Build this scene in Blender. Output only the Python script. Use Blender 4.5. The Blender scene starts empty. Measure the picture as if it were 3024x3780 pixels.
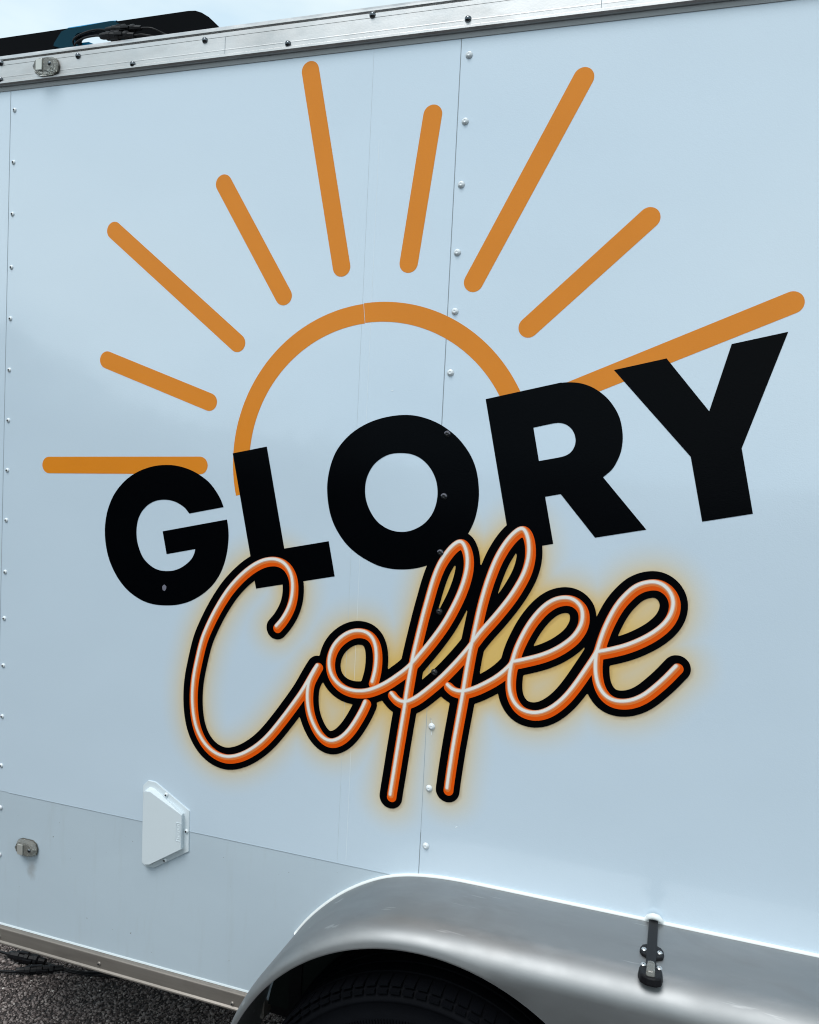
import bpy, bmesh, math, random
import numpy as np
from mathutils import Vector, Matrix
from mathutils.geometry import delaunay_2d_cdt
random.seed(7); rng = np.random.default_rng(7)
scene = bpy.context.scene
COL = scene.collection

# ------------------------------------------------------------------ camera
YAW, PITCH, ROLL = 0.316363936, -0.0595580900, -0.0495588793
CAM = Vector((0.0, -1.6, 1.65))
def rz(a): return Matrix.Rotation(a, 3, 'Z')
def rx(a): return Matrix.Rotation(a, 3, 'X')
B = Matrix(((1, 0, 0), (0, 0, 1), (0, -1, 0)))      # columns: camera right, down, forward in world axes
R = rz(YAW) @ B @ rx(PITCH) @ rz(ROLL)
M = Matrix((( R[0][0], -R[0][1], -R[0][2]), (R[1][0], -R[1][1], -R[1][2]), (R[2][0], -R[2][1], -R[2][2]))).to_4x4()
M.translation = CAM
cam = bpy.data.cameras.new('camera'); camo = bpy.data.objects.new('camera', cam); COL.objects.link(camo)
camo.matrix_world = M
cam.sensor_fit = 'HORIZONTAL'; cam.sensor_width = 36.0; cam.lens = 36.0*3050/3024
cam.clip_start = 0.02; cam.clip_end = 3000
scene.camera = camo

# ------------------------------------------------------------------ sky, sun, exposure
SUN_EL, SUN_AZ = math.radians(58), math.radians(192)   # azimuth clockwise from +Y : high, behind and left of the camera
w = bpy.data.worlds.new('World'); scene.world = w; w.use_nodes = True
nt = w.node_tree; nt.nodes.clear()
def N(t, **k):
    n = nt.nodes.new(t)
    for a, v in k.items(): setattr(n, a, v)
    return n
sky = N('ShaderNodeTexSky', sky_type='NISHITA'); sky.sun_disc = False
sky.sun_elevation = SUN_EL; sky.sun_rotation = SUN_AZ; sky.air_density = 1.0; sky.dust_density = 2.0
bgs = N('ShaderNodeBackground'); bgs.inputs[1].default_value = 0.10
bgc = N('ShaderNodeBackground')
tc = N('ShaderNodeTexCoord')
mp = N('ShaderNodeMapping'); mp.inputs['Scale'].default_value = (1, 1, 2.6)
nz = N('ShaderNodeTexNoise'); nz.inputs['Scale'].default_value = 1.25; nz.inputs['Detail'].default_value = 6; nz.inputs['Roughness'].default_value = .55
cr = N('ShaderNodeValToRGB'); cr.color_ramp.elements[0].position = .36; cr.color_ramp.elements[1].position = .60
cr.color_ramp.elements[0].color = (.50, .70, .87, 1); cr.color_ramp.elements[1].color = (.90, 1.0, 1.0, 1)
cr2 = N('ShaderNodeValToRGB'); cr2.color_ramp.elements[0].position = .22; cr2.color_ramp.elements[1].position = .36
cr2.color_ramp.elements[0].color = (.7,.7,.7,1); cr2.color_ramp.elements[1].color = (1,1,1,1)
mx = N('ShaderNodeMixShader'); out = N('ShaderNodeOutputWorld')
L = nt.links.new
L(tc.outputs['Generated'], mp.inputs[0]); L(mp.outputs[0], nz.inputs[0]); L(nz.outputs['Fac'], cr.inputs[0]); L(nz.outputs['Fac'], cr2.inputs[0])
L(sky.outputs[0], bgs.inputs[0]); L(cr.outputs[0], bgc.inputs[0])
# hazy overcast: a little brighter towards the horizon
sx = N('ShaderNodeSeparateXYZ'); L(tc.outputs['Generated'], sx.inputs[0])
m1 = N('ShaderNodeMath', operation='MAXIMUM'); m1.inputs[1].default_value = 0.0; L(sx.outputs[2], m1.inputs[0])
m2 = N('ShaderNodeMath', operation='MULTIPLY_ADD'); m2.inputs[1].default_value = -.42; m2.inputs[2].default_value = .86; L(m1.outputs[0], m2.inputs[0])
L(m2.outputs[0], bgc.inputs[1])
L(cr2.outputs[0], mx.inputs[0]); L(bgs.outputs[0], mx.inputs[1]); L(bgc.outputs[0], mx.inputs[2]); L(mx.outputs[0], out.inputs[0])
sun = bpy.data.lights.new('sun', 'SUN'); sun.energy = 1.5; sun.angle = math.radians(28); sun.color = (1, .985, .965)
suno = bpy.data.objects.new('sun', sun); COL.objects.link(suno)
sd = Vector((math.sin(SUN_AZ)*math.cos(SUN_EL), math.cos(SUN_AZ)*math.cos(SUN_EL), math.sin(SUN_EL)))
suno.rotation_euler = sd.to_track_quat('Z', 'Y').to_euler()
scene.view_settings.view_transform = 'Standard'; scene.view_settings.look = 'None'
scene.view_settings.gamma = 1; scene.view_settings.exposure = 0.66
scene.render.filter_size = 1.1; scene.cycles.filter_width = 1.1
scene.view_settings.use_curve_mapping = False

# ------------------------------------------------------------------ traced artwork, in metres on the trailer's side (x along it, z up)
SCRIPT = [[(-0.8137,1.2837),(-0.804,1.2951),(-0.7945,1.3095),(-0.7862,1.3258),(-0.7803,1.3448),(-0.7781,1.3655),(-0.7795,1.3858),(-0.784,1.4007),(-0.7924,1.4142),(-0.8041,1.4235),(-0.8202,1.4284),(-0.8383,1.4273),(-0.8564,1.4215),(-0.8766,1.41),(-0.8968,1.3942),(-0.917,1.3742),(-0.935,1.3526),(-0.9506,1.329),(-0.9663,1.302),(-0.9796,1.2752),(-0.9918,1.2472),(-0.9998,1.2228),(-1.0096,1.176),(-1.0146,1.1474),(-1.0167,1.119),(-1.0162,1.0931),(-1.0134,1.0675),(-1.0081,1.0445),(-1.0,1.024),(-0.9883,1.0063),(-0.9731,0.9913),(-0.9532,0.9804),(-0.9338,0.9764),(-0.9171,0.9771),(-0.8936,0.9845),(-0.8706,0.9978),(-0.848,1.0151),(-0.828,1.0351),(-0.8105,1.0567),(-0.7933,1.0802),(-0.7762,1.1045),(-0.7593,1.1297),(-0.7447,1.1523),(-0.7324,1.1755),(-0.7242,1.191),(-0.7181,1.202),(-0.713,1.2098)],[(-0.7135,1.2094),(-0.7202,1.1958),(-0.7275,1.1812),(-0.7315,1.1687),(-0.7332,1.1531),(-0.7329,1.1377),(-0.7312,1.1225),(-0.7277,1.1075),(-0.7214,1.0912),(-0.7124,1.0754),(-0.7026,1.0631),(-0.6912,1.0546),(-0.68,1.0512),(-0.6691,1.0523),(-0.6567,1.0582),(-0.6445,1.0685),(-0.6327,1.083),(-0.6227,1.0989),(-0.6129,1.1172),(-0.6057,1.1325),(-0.6002,1.1467)],[(-0.5868,1.1908),(-0.5836,1.2032),(-0.5809,1.2185),(-0.5799,1.2336),(-0.5801,1.2485),(-0.5821,1.2632),(-0.5864,1.2759),(-0.5934,1.2859),(-0.603,1.2923),(-0.6137,1.2947),(-0.6252,1.2945),(-0.6375,1.2914),(-0.6514,1.284),(-0.6643,1.2733),(-0.6754,1.2598),(-0.6828,1.2437),(-0.6862,1.2272),(-0.6854,1.2104),(-0.6805,1.1958),(-0.6718,1.1834),(-0.6586,1.1733),(-0.644,1.1679),(-0.6278,1.1659),(-0.61,1.1675),(-0.5943,1.1718),(-0.5789,1.1788),(-0.5619,1.1886),(-0.5452,1.2007),(-0.5286,1.2144),(-0.5155,1.2259),(-0.5058,1.2362),(-0.4976,1.2455),(-0.49,1.2562),(-0.473,1.2787),(-0.4563,1.303),(-0.4397,1.329),(-0.4272,1.3535),(-0.4166,1.3766),(-0.408,1.3985),(-0.4014,1.4201),(-0.3971,1.4414),(-0.3962,1.4604),(-0.3987,1.4773),(-0.4043,1.4911),(-0.4116,1.4986),(-0.4212,1.4954),(-0.4324,1.485),(-0.4434,1.4698),(-0.4542,1.4507),(-0.4625,1.4279),(-0.4691,1.4042),(-0.4749,1.3785),(-0.481,1.3527),(-0.4863,1.3269),(-0.4911,1.303),(-0.4957,1.279),(-0.4998,1.2569),(-0.502,1.2427),(-0.5049,1.2217),(-0.5078,1.1977),(-0.5109,1.1716),(-0.5132,1.1436),(-0.5169,1.1153),(-0.5201,1.087),(-0.5241,1.0544),(-0.5276,1.0219),(-0.5309,0.9932),(-0.5338,0.9686),(-0.5347,0.9584)],[(-0.5432,1.1722),(-0.5355,1.1643),(-0.527,1.1595),(-0.5176,1.1578),(-0.5085,1.1597),(-0.4975,1.1652),(-0.4838,1.1753),(-0.4702,1.188),(-0.4549,1.2027),(-0.4378,1.2205),(-0.421,1.2401),(-0.4062,1.2584),(-0.3934,1.2753),(-0.3843,1.2879),(-0.3745,1.3027),(-0.3638,1.3192),(-0.3494,1.3379),(-0.3343,1.3575),(-0.3185,1.3798),(-0.3046,1.4009),(-0.2927,1.4226),(-0.2827,1.444),(-0.277,1.4631),(-0.2742,1.4818),(-0.2749,1.5003),(-0.2781,1.5167),(-0.2836,1.5283),(-0.2898,1.5334),(-0.2971,1.531),(-0.3078,1.5219),(-0.32,1.5061),(-0.3312,1.4865),(-0.3408,1.4651),(-0.3491,1.44),(-0.3558,1.4167),(-0.3612,1.3935),(-0.3665,1.3683),(-0.3705,1.3432),(-0.374,1.3219),(-0.3772,1.3002),(-0.3806,1.2836),(-0.3833,1.2622),(-0.3864,1.2368),(-0.3893,1.2114),(-0.392,1.1859),(-0.3948,1.1643),(-0.3981,1.1386),(-0.402,1.1088),(-0.4054,1.081),(-0.4087,1.0492),(-0.4116,1.0193),(-0.4136,0.9934)],[(-0.4241,1.2058),(-0.4169,1.2),(-0.4088,1.1968),(-0.3989,1.196),(-0.3891,1.1975),(-0.3757,1.2026),(-0.3606,1.2104),(-0.3438,1.2212),(-0.3272,1.2329),(-0.3127,1.2462),(-0.302,1.258),(-0.2956,1.2669),(-0.2931,1.2763),(-0.2889,1.2941),(-0.2831,1.3106),(-0.2752,1.3295),(-0.2659,1.3485),(-0.2537,1.3677),(-0.2413,1.3831),(-0.2288,1.3944),(-0.2161,1.4019),(-0.2033,1.4056),(-0.1917,1.4062),(-0.18,1.4025),(-0.1709,1.3946),(-0.1658,1.3857),(-0.1639,1.3727),(-0.1652,1.3594),(-0.1708,1.3456),(-0.18,1.3313),(-0.1936,1.318),(-0.2089,1.3058),(-0.2287,1.2938),(-0.2488,1.2847),(-0.2677,1.2779),(-0.2839,1.2721),(-0.2942,1.2693)],[(-0.2956,1.2669),(-0.2975,1.2546),(-0.2986,1.2408),(-0.2985,1.2257),(-0.2966,1.2108),(-0.2919,1.1977),(-0.2846,1.1866),(-0.2739,1.1775),(-0.2601,1.1734),(-0.2467,1.1731),(-0.2321,1.177),(-0.2178,1.185),(-0.2038,1.1967),(-0.1901,1.2117),(-0.1781,1.2285),(-0.1663,1.2478),(-0.1547,1.2685),(-0.145,1.2863),(-0.1338,1.3074),(-0.1312,1.3187),(-0.1267,1.3374),(-0.1215,1.3554),(-0.1149,1.3735),(-0.1067,1.3925),(-0.097,1.41),(-0.0855,1.4248),(-0.0739,1.4374),(-0.0607,1.4457),(-0.0474,1.4502),(-0.0353,1.4516),(-0.023,1.4485),(-0.0117,1.4404),(-0.0043,1.4291),(-0.0008,1.4168),(-0.0018,1.4011),(-0.0081,1.3849),(-0.018,1.3711),(-0.0319,1.3574),(-0.0475,1.3457),(-0.066,1.3342),(-0.0847,1.3248),(-0.1037,1.3175),(-0.1202,1.3119),(-0.1313,1.3087)],[(-0.1338,1.3074),(-0.1344,1.2956),(-0.1345,1.2825),(-0.133,1.268),(-0.13,1.2538),(-0.1242,1.2399),(-0.115,1.2279),(-0.1033,1.2208),(-0.0891,1.2183),(-0.0726,1.2206),(-0.0564,1.2272),(-0.0406,1.2381),(-0.0265,1.2522),(-0.0139,1.2661),(-0.0026,1.2797),(0.006,1.2914),(0.0116,1.2985)]]
LETTERS = {'G':[[(-0.9541,1.5322,1),(-0.9632,1.5503,0),(-0.9768,1.5686,0),(-0.9933,1.585,0),(-1.0138,1.5979,0),(-1.0364,1.6081,0),(-1.061,1.6148,0),(-1.0856,1.618,0),(-1.1083,1.6176,0),(-1.131,1.6149,0),(-1.1559,1.6084,0),(-1.1809,1.5982,0),(-1.2038,1.5844,0),(-1.2246,1.5661,0),(-1.2422,1.5442,0),(-1.2544,1.5198,0),(-1.2623,1.4937,0),(-1.2655,1.466,0),(-1.2643,1.4404,0),(-1.259,1.4133,0),(-1.2501,1.3883,0),(-1.2373,1.3655,0),(-1.2214,1.3449,0),(-1.2013,1.3266,0),(-1.1793,1.3132,0),(-1.1534,1.303,0),(-1.1257,1.2985,0),(-1.0964,1.2991,0),(-1.0675,1.3031,0),(-1.0391,1.3117,0),(-1.0131,1.325,0),(-0.9896,1.3424,0),(-0.9704,1.3627,0),(-0.9555,1.3869,0),(-0.9457,1.414,0),(-0.9404,1.4423,0),(-0.9391,1.4685,0),(-0.9409,1.4875,0),(-0.9446,1.5055,1),(-1.1089,1.4674,1),(-1.0966,1.4164,1),(-1.0221,1.4339,1),(-1.0251,1.4223,0),(-1.0317,1.4103,0),(-1.0425,1.3996,0),(-1.0584,1.3884,0),(-1.0767,1.3809,0),(-1.0952,1.3779,0),(-1.114,1.3782,0),(-1.1309,1.383,0),(-1.1481,1.3933,0),(-1.1613,1.4066,0),(-1.1704,1.424,0),(-1.1764,1.4416,0),(-1.1788,1.4614,0),(-1.1772,1.4814,0),(-1.172,1.498,0),(-1.163,1.5121,0),(-1.1487,1.5256,0),(-1.1322,1.5343,0),(-1.1157,1.5383,0),(-1.0991,1.5393,0),(-1.0826,1.5373,0),(-1.0659,1.5316,0),(-1.0524,1.5237,0),(-1.0407,1.5123,1)]],'L':[[(-0.9364,1.6513,1),(-0.8539,1.6695,1),(-0.8024,1.4525,1),(-0.6993,1.4764,1),(-0.6821,1.4031,1),(-0.8667,1.3594,1)]],'O':[[(-0.5413,1.7465,0),(-0.519,1.7453,0),(-0.4968,1.7406,0),(-0.4746,1.7328,0),(-0.4543,1.7222,0),(-0.434,1.7078,0),(-0.4176,1.6916,0),(-0.403,1.6726,0),(-0.3923,1.6525,0),(-0.3853,1.6304,0),(-0.3811,1.6045,0),(-0.3804,1.5839,0),(-0.3824,1.5613,0),(-0.3878,1.5383,0),(-0.3972,1.5163,0),(-0.4105,1.4932,0),(-0.427,1.4729,0),(-0.4479,1.4577,0),(-0.4738,1.4463,0),(-0.4948,1.4383,0),(-0.5148,1.4333,0),(-0.5371,1.4304,0),(-0.5597,1.4303,0),(-0.5848,1.434,0),(-0.6104,1.4431,0),(-0.6342,1.455,0),(-0.6563,1.471,0),(-0.6744,1.4905,0),(-0.6895,1.5133,0),(-0.6999,1.5385,0),(-0.706,1.566,0),(-0.7083,1.5918,0),(-0.7066,1.6157,0),(-0.701,1.6417,0),(-0.6914,1.6659,0),(-0.6774,1.6861,0),(-0.6592,1.7044,0),(-0.6388,1.7188,0),(-0.6164,1.7302,0),(-0.5919,1.7387,0),(-0.5655,1.7443,0)],[(-0.5454,1.6688,0),(-0.525,1.6672,0),(-0.5065,1.6604,0),(-0.4899,1.6478,0),(-0.4771,1.6313,0),(-0.4691,1.6128,0),(-0.4658,1.592,0),(-0.4675,1.571,0),(-0.4747,1.5495,0),(-0.4877,1.5314,0),(-0.5051,1.5182,0),(-0.5229,1.5106,0),(-0.5391,1.5078,0),(-0.5576,1.509,0),(-0.5765,1.5154,0),(-0.5937,1.5269,0),(-0.6081,1.5446,0),(-0.6182,1.5655,0),(-0.6224,1.5868,0),(-0.6212,1.6084,0),(-0.6144,1.6282,0),(-0.6028,1.6454,0),(-0.5858,1.6588,0),(-0.5677,1.6663,0)]],'R':[[(-0.3774,1.7822,1),(-0.2446,1.8141,0),(-0.2309,1.8167,0),(-0.2152,1.8178,0),(-0.1957,1.8165,0),(-0.1759,1.8106,0),(-0.158,1.8007,0),(-0.1419,1.7874,0),(-0.1275,1.7694,0),(-0.1177,1.7503,0),(-0.112,1.7273,0),(-0.1107,1.7079,0),(-0.1129,1.6884,0),(-0.1193,1.6697,0),(-0.1279,1.6546,0),(-0.1421,1.6406,1),(-0.0574,1.5473,1),(-0.15,1.5253,1),(-0.2197,1.6042,1),(-0.2492,1.5972,1),(-0.2282,1.5073,1),(-0.3098,1.4873,1)],[(-0.2798,1.7295,1),(-0.243,1.7385,0),(-0.2302,1.7401,0),(-0.2183,1.7377,0),(-0.208,1.7308,0),(-0.2012,1.7211,0),(-0.1978,1.7084,0),(-0.1991,1.6966,0),(-0.2044,1.6865,0),(-0.2128,1.6795,0),(-0.2263,1.6746,0),(-0.2653,1.6656,1)]],'Y':[[(-0.1348,1.842,1),(-0.0419,1.8643,1),(0.0382,1.7699,1),(0.0681,1.8907,1),(0.1596,1.9123,1),(0.0975,1.7054,1),(0.1242,1.5891,1),(0.0395,1.569,1),(0.0119,1.6862,1)]]}
RAYS = [((-1.4297,1.6022),(-1.0178,1.6209)),((-1.2725,1.8513),(-0.9999,1.7615)),((-1.2627,2.1435),(-0.9353,1.8905)),((-0.9827,2.2321),(-0.8283,1.9896)),((-0.7872,2.4505),(-0.6976,2.0466)),((-0.5161,2.3395),(-0.5512,2.0509)),((-0.2239,2.3827),(-0.4147,2.0104)),((-0.0887,2.1198),(-0.3006,1.9215)),((0.1629,1.963),(-0.224,1.7948))]
SEAMRIV = [(-0.4452,2.4471),(-0.4468,2.3209),(-0.4488,2.1999),(-0.4503,2.0685),(-0.4479,1.9534),(-0.4521,1.8327),(-0.4514,1.7109),(-0.4516,1.586),(-0.4544,1.4724),(-0.4479,1.3519),(-0.4543,1.227),(-0.4534,1.1147),(-0.4516,0.9857),(-0.4523,0.8642)]
LEFTRIV = [(-1.5491,2.4345),(-1.5501,2.3138),(-1.5526,2.1933),(-1.5522,2.0685),(-1.5576,1.9472),(-1.553,1.825),(-1.5528,1.7042),(-1.554,1.5836),(-1.5538,1.4622),(-1.5534,1.3353),(-1.5505,1.2206),(-1.5534,1.1034),(-1.5531,0.9762),(-1.5559,0.8523),(-1.5532,0.7454),(-1.5516,0.6255)]
RAILRIV = [(-1.5851,2.5405),(-1.5856,2.5024),(-1.365,2.5342),(-1.2168,2.5015),(-1.0342,2.5329),(-0.8352,2.5046),(-0.6492,2.5401),(-0.4504,2.5096)]
RAILLIGHT = [(-1.4836,2.5233),(-1.4797,2.5299),(-1.4609,2.5368),(-1.4187,2.5307),(-1.4122,2.5196),(-1.4135,2.5058),(-1.4244,2.5008),(-1.4532,2.5018),(-1.4735,2.5082),(-1.4827,2.5161),(-1.4448,2.5168),(-1.4464,2.5336)]
VPLATE = [(-1.1388,0.8737),(-1.1251,0.8879),(-1.1048,0.887),(-1.0131,0.8359),(-1.0118,0.741),(-1.1029,0.6843),(-1.1251,0.6828),(-1.136,0.6909)]
VBASE = [(-1.1382,0.8577),(-1.1197,0.8741),(-1.1068,0.8728),(-1.0271,0.8281),(-1.026,0.7456),(-1.1136,0.69),(-1.1278,0.6871),(-1.1349,0.6949)]
VFACE = [(-1.1272,0.8666),(-1.1223,0.868),(-1.1095,0.8686),(-1.0239,0.8294),(-1.0232,0.7498),(-1.1058,0.6976),(-1.1186,0.6949),(-1.1256,0.7027)]
VRIV = [(-1.0748,0.8632),(-1.0183,0.7883),(-1.0727,0.7091)]
VLOGO = [(-1.0353,0.8023),(-1.0264,0.8029),(-1.0278,0.7753),(-1.0367,0.7751)]
LLIGHT = [(-1.4979,0.6607),(-1.493,0.673),(-1.4747,0.6766),(-1.4518,0.6782),(-1.4358,0.6729),(-1.4311,0.6682),(-1.4352,0.6523),(-1.4646,0.6422),(-1.4853,0.6423),(-1.497,0.6485),(-1.4869,0.6609),(-1.4605,0.6624),(-1.459,0.6466),(-1.4859,0.6431)]
BOTRIV = [(-1.5377,0.4244),(-1.2389,0.4265),(-0.8795,0.4215)]
WELL_T = [(-0.7683,0.3991),(-0.72,0.4863),(-0.6528,0.5824)]

# ------------------------------------------------------------------ materials
def mat(name, col, rough=.5, metal=0.0, spec=.5, coat=0.0, coat_r=.1, trans=0.0, ior=1.5):
    m = bpy.data.materials.new(name); m.use_nodes = True
    b = m.node_tree.nodes['Principled BSDF']
    b.inputs['Base Color'].default_value = (*col, 1); b.inputs['Roughness'].default_value = rough
    b.inputs['Metallic'].default_value = metal; b.inputs['Specular IOR Level'].default_value = spec
    b.inputs['Coat Weight'].default_value = coat; b.inputs['Coat Roughness'].default_value = coat_r
    b.inputs['Transmission Weight'].default_value = trans; b.inputs['IOR'].default_value = ior
    return m
def bsdf(m): return m.node_tree.nodes['Principled BSDF']
def nn(m, t, **k):
    n = m.node_tree.nodes.new(t)
    for a, v in k.items(): setattr(n, a, v)
    return n
def lk(m, a, b): m.node_tree.links.new(a, b)
def noise(m, scale, detail=4, rough=.55, stretch=(1, 1, 1), dist=0.0):
    tc = nn(m, 'ShaderNodeTexCoord'); mp = nn(m, 'ShaderNodeMapping'); mp.inputs['Scale'].default_value = stretch
    n = nn(m, 'ShaderNodeTexNoise'); n.inputs['Scale'].default_value = scale; n.inputs['Detail'].default_value = detail
    n.inputs['Roughness'].default_value = rough; n.inputs['Distortion'].default_value = dist
    lk(m, tc.outputs['Object'], mp.inputs[0]); lk(m, mp.outputs[0], n.inputs[0]); return n.outputs['Fac']
def ramp(m, fac, stops):
    r = nn(m, 'ShaderNodeValToRGB'); e = r.color_ramp.elements
    while len(e) < len(stops): e.new(.5)
    for k, (p, c) in enumerate(stops):
        e[k].position = p; e[k].color = (*c, 1) if len(c) == 3 else c
    lk(m, fac, r.inputs[0]); return r.outputs[0]
def mixc(m, fac, a, b, mode='MIX'):
    x = nn(m, 'ShaderNodeMix', data_type='RGBA', blend_type=mode)
    for s, v in ((x.inputs[0], fac), (x.inputs[6], a), (x.inputs[7], b)):
        if isinstance(v, (int, float)): s.default_value = v
        elif isinstance(v, tuple): s.default_value = (*v, 1)
        else: lk(m, v, s)
    return x.outputs[2]
def bump(m, fac, dist, strength=1.0, chain=None):
    b = nn(m, 'ShaderNodeBump'); b.inputs['Distance'].default_value = dist; b.inputs['Strength'].default_value = strength
    lk(m, fac, b.inputs['Height'])
    if chain is not None: lk(m, chain, b.inputs['Normal'])
    return b.outputs[0]
def film_bump(m):                        # slow waviness of the sheet plus orange peel of the film
    b1 = bump(m, noise(m, 2.2, 2, .5), .010, .6)
    b2 = bump(m, noise(m, 420, 2, .5), .0004, .35, b1)
    lk(m, b2, bsdf(m).inputs['Normal'])

WHITE = (.585, .70, .80)
white = mat('white_vinyl', WHITE, .22, spec=.9, coat=.9, coat_r=.06)
c = mixc(white, noise(white, 1.3, 5, .6, (1, 1, 1.6)), (.565, .68, .785), (.605, .715, .81))
lk(white, c, bsdf(white).inputs[0]); film_bump(white)
lk(white, ramp(white, noise(white, 3, 2, .5), [(.1, (.14,)*3), (.9, (.30,)*3)]), bsdf(white).inputs['Roughness'])

panelm = mat('white_painted_sheet', (.5, .56, .6), .2, spec=.9, coat=.9, coat_r=.06)
c = mixc(panelm, noise(panelm, 3.2, 6, .62, (1, 1, 1.5), .6), (.475, .565, .64), (.53, .63, .70))
st = ramp(panelm, noise(panelm, 9, 6, .7, (3, 1, .35)), [(.55, (0, 0, 0)), (.78, (.35, .35, .35))])
c = mixc(panelm, st, c, (.43, .48, .50))
fk = ramp(panelm, noise(panelm, 95, 2, .5), [(.735, (0, 0, 0)), (.76, (1, 1, 1))])
c = mixc(panelm, fk, c, (.20, .20, .20))
def stain(m, c, ctr, rad, col, amt):           # grime washed out from behind a fitting
    tc_ = nn(m, 'ShaderNodeTexCoord'); sb = nn(m, 'ShaderNodeVectorMath', operation='SUBTRACT'); sb.inputs[1].default_value = ctr; lk(m, tc_.outputs['Object'], sb.inputs[0])
    sc = nn(m, 'ShaderNodeVectorMath', operation='DIVIDE'); sc.inputs[1].default_value = rad; lk(m, sb.outputs[0], sc.inputs[0])
    ln = nn(m, 'ShaderNodeVectorMath', operation='LENGTH'); lk(m, sc.outputs[0], ln.inputs[0])
    ad = nn(m, 'ShaderNodeMath', operation='MULTIPLY_ADD'); ad.inputs[1].default_value = .9; lk(m, noise(m, 38, 5, .65), ad.inputs[0]); lk(m, ln.outputs['Value'], ad.inputs[2])
    return mixc(m, ramp(m, ad.outputs[0], [(.55, (amt,)*3), (1.35, (0, 0, 0))]), c, col)
lx_, lz_ = sum(p[0] for p in LLIGHT[:10])/10, sum(p[1] for p in LLIGHT[:10])/10
c = stain(panelm, c, (lx_, 0, lz_-.012), (.050, 1, .040), (.16, .13, .11), .8)
c = stain(panelm, c, (lx_+.012, 0, lz_-.05), (.030, 1, .070), (.24, .22, .20), .45)
lk(panelm, c, bsdf(panelm).inputs[0]); film_bump(panelm)

glowm = mat('white_vinyl_with_amber_airbrush', WHITE, .24, spec=.9, coat=.9, coat_r=.06)
at = nn(glowm, 'ShaderNodeAttribute', attribute_name='tint')
sep = nn(glowm, 'ShaderNodeSeparateColor'); lk(glowm, at.outputs['Color'], sep.inputs[0])
base = mixc(glowm, noise(glowm, 1.3, 5, .6, (1, 1, 1.6)), (.565, .68, .785), (.605, .715, .81))
amb = ramp(glowm, sep.outputs[0], [(0, (.70, .60, .40)), (.45, (.72, .565, .30)), (1, (.76, .50, .14))])
c = mixc(glowm, sep.outputs[2], base, amb)
c = mixc(glowm, sep.outputs[1], c, (.76, .70, .66), 'MULTIPLY')
lk(glowm, c, bsdf(glowm).inputs[0]); film_bump(glowm)
lk(glowm, ramp(glowm, noise(glowm, 3, 2, .5), [(.1, (.14,)*3), (.9, (.30,)*3)]), bsdf(glowm).inputs['Roughness'])

for m_ in (white, glowm, panelm): bsdf(m_).inputs['Coat IOR'].default_value = 1.5
def ink(name, col, rough=.28, spec=.6, var=.06):
    m = mat(name, col, rough, spec=spec)
    lo = tuple(v*(1-var) for v in col); hi = tuple(min(1, v*(1+var)) for v in col)
    lk(m, mixc(m, noise(m, 6, 5, .6), lo, hi), bsdf(m).inputs[0]); film_bump(m); return m
ochre = ink('ochre_print', (.70, .228, .014), .28, .3)
black = ink('black_print', (.0008, .0011, .0018), .22, .055)
orange = ink('orange_print', (.74, .088, .003), .3, .12); lorange = ink('light_orange_print', (.74, .19, .04), .3, .12)
pink = ink('salmon_print', (.74, .34, .20), .3, .2); rose = ink('pale_rose_print', (.74, .46, .36), .3, .2); wht = ink('white_print', (.80, .78, .73), .3, .2)

def metal(name, lo, hi, rough, sc=30, st=(1, 1, 1), dark=None, mt=1.0):
    m = mat(name, hi, rough, metal=mt)
    c = mixc(m, noise(m, sc, 6, .65, st), lo, hi)
    if dark: c = mixc(m, ramp(m, noise(m, 5.5, 5, .6, (.6, 1, 2.2), .7), [(.50, (0, 0, 0)), (.72, (.55,)*3)]), c, dark)
    lk(m, c, bsdf(m).inputs[0])
    lk(m, ramp(m, noise(m, 14, 6, .7), [(.3, (rough*.8,)*3), (.75, (min(1, rough*1.4),)*3)]), bsdf(m).inputs['Roughness'])
    b = bump(m, noise(m, 260, 3, .6), .0003, .4); lk(m, b, bsdf(m).inputs['Normal'])
    return m
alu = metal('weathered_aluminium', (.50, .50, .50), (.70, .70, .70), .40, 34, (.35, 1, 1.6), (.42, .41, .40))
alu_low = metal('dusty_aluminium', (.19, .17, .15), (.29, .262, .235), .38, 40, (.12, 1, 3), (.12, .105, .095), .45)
fend_m = mat('brushed_fender_sheet', (.46, .47, .475), .27, metal=1)
c = mixc(fend_m, noise(fend_m, 6, 4, .5, (.7, 1.2, 1.8), .5), (.29, .30, .307), (.37, .38, .387))
c = mixc(fend_m, ramp(fend_m, noise(fend_m, 8, 3, .5, (.5, 1, 1.4), 1.2), [(.52, (0, 0, 0)), (.70, (.35,)*3)]), c, (.26, .257, .253))
c = mixc(fend_m, ramp(fend_m, noise(fend_m, 16, 6, .7, (.4, 1, 1)), [(.50, (0, 0, 0)), (.72, (.3,)*3)]), c, (.42, .425, .43))
c = mixc(fend_m, ramp(fend_m, noise(fend_m, 30, 4, .6, (.12, 1.2, 1)), [(.66, (0, 0, 0)), (.70, (.55,)*3)]), c, (.55, .56, .57))
lk(fend_m, c, bsdf(fend_m).inputs[0]); lk(fend_m, ramp(fend_m, noise(fend_m, 7, 4, .5), [(.3, (.50,)*3), (.75, (.64,)*3)]), bsdf(fend_m).inputs['Roughness'])
lk(fend_m, bump(fend_m, noise(fend_m, 200, 2, .5, (.15, 1, 1)), .0002, .25), bsdf(fend_m).inputs['Normal'])
chrome = mat('rivet_steel', (.13, .145, .16), .14, metal=1.0)
screwm = mat('screw_zinc', (.62, .64, .65), .3, metal=.9)
hole = mat('screw_recess', (.01, .01, .012), .7)
caulk = mat('white_sealant', (.78, .82, .82), .35)
rubber = mat('grey_gasket', (.40, .42, .43), .5)
cap_w = mat('white_rivet_paint', (.70, .75, .78), .3)
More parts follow.
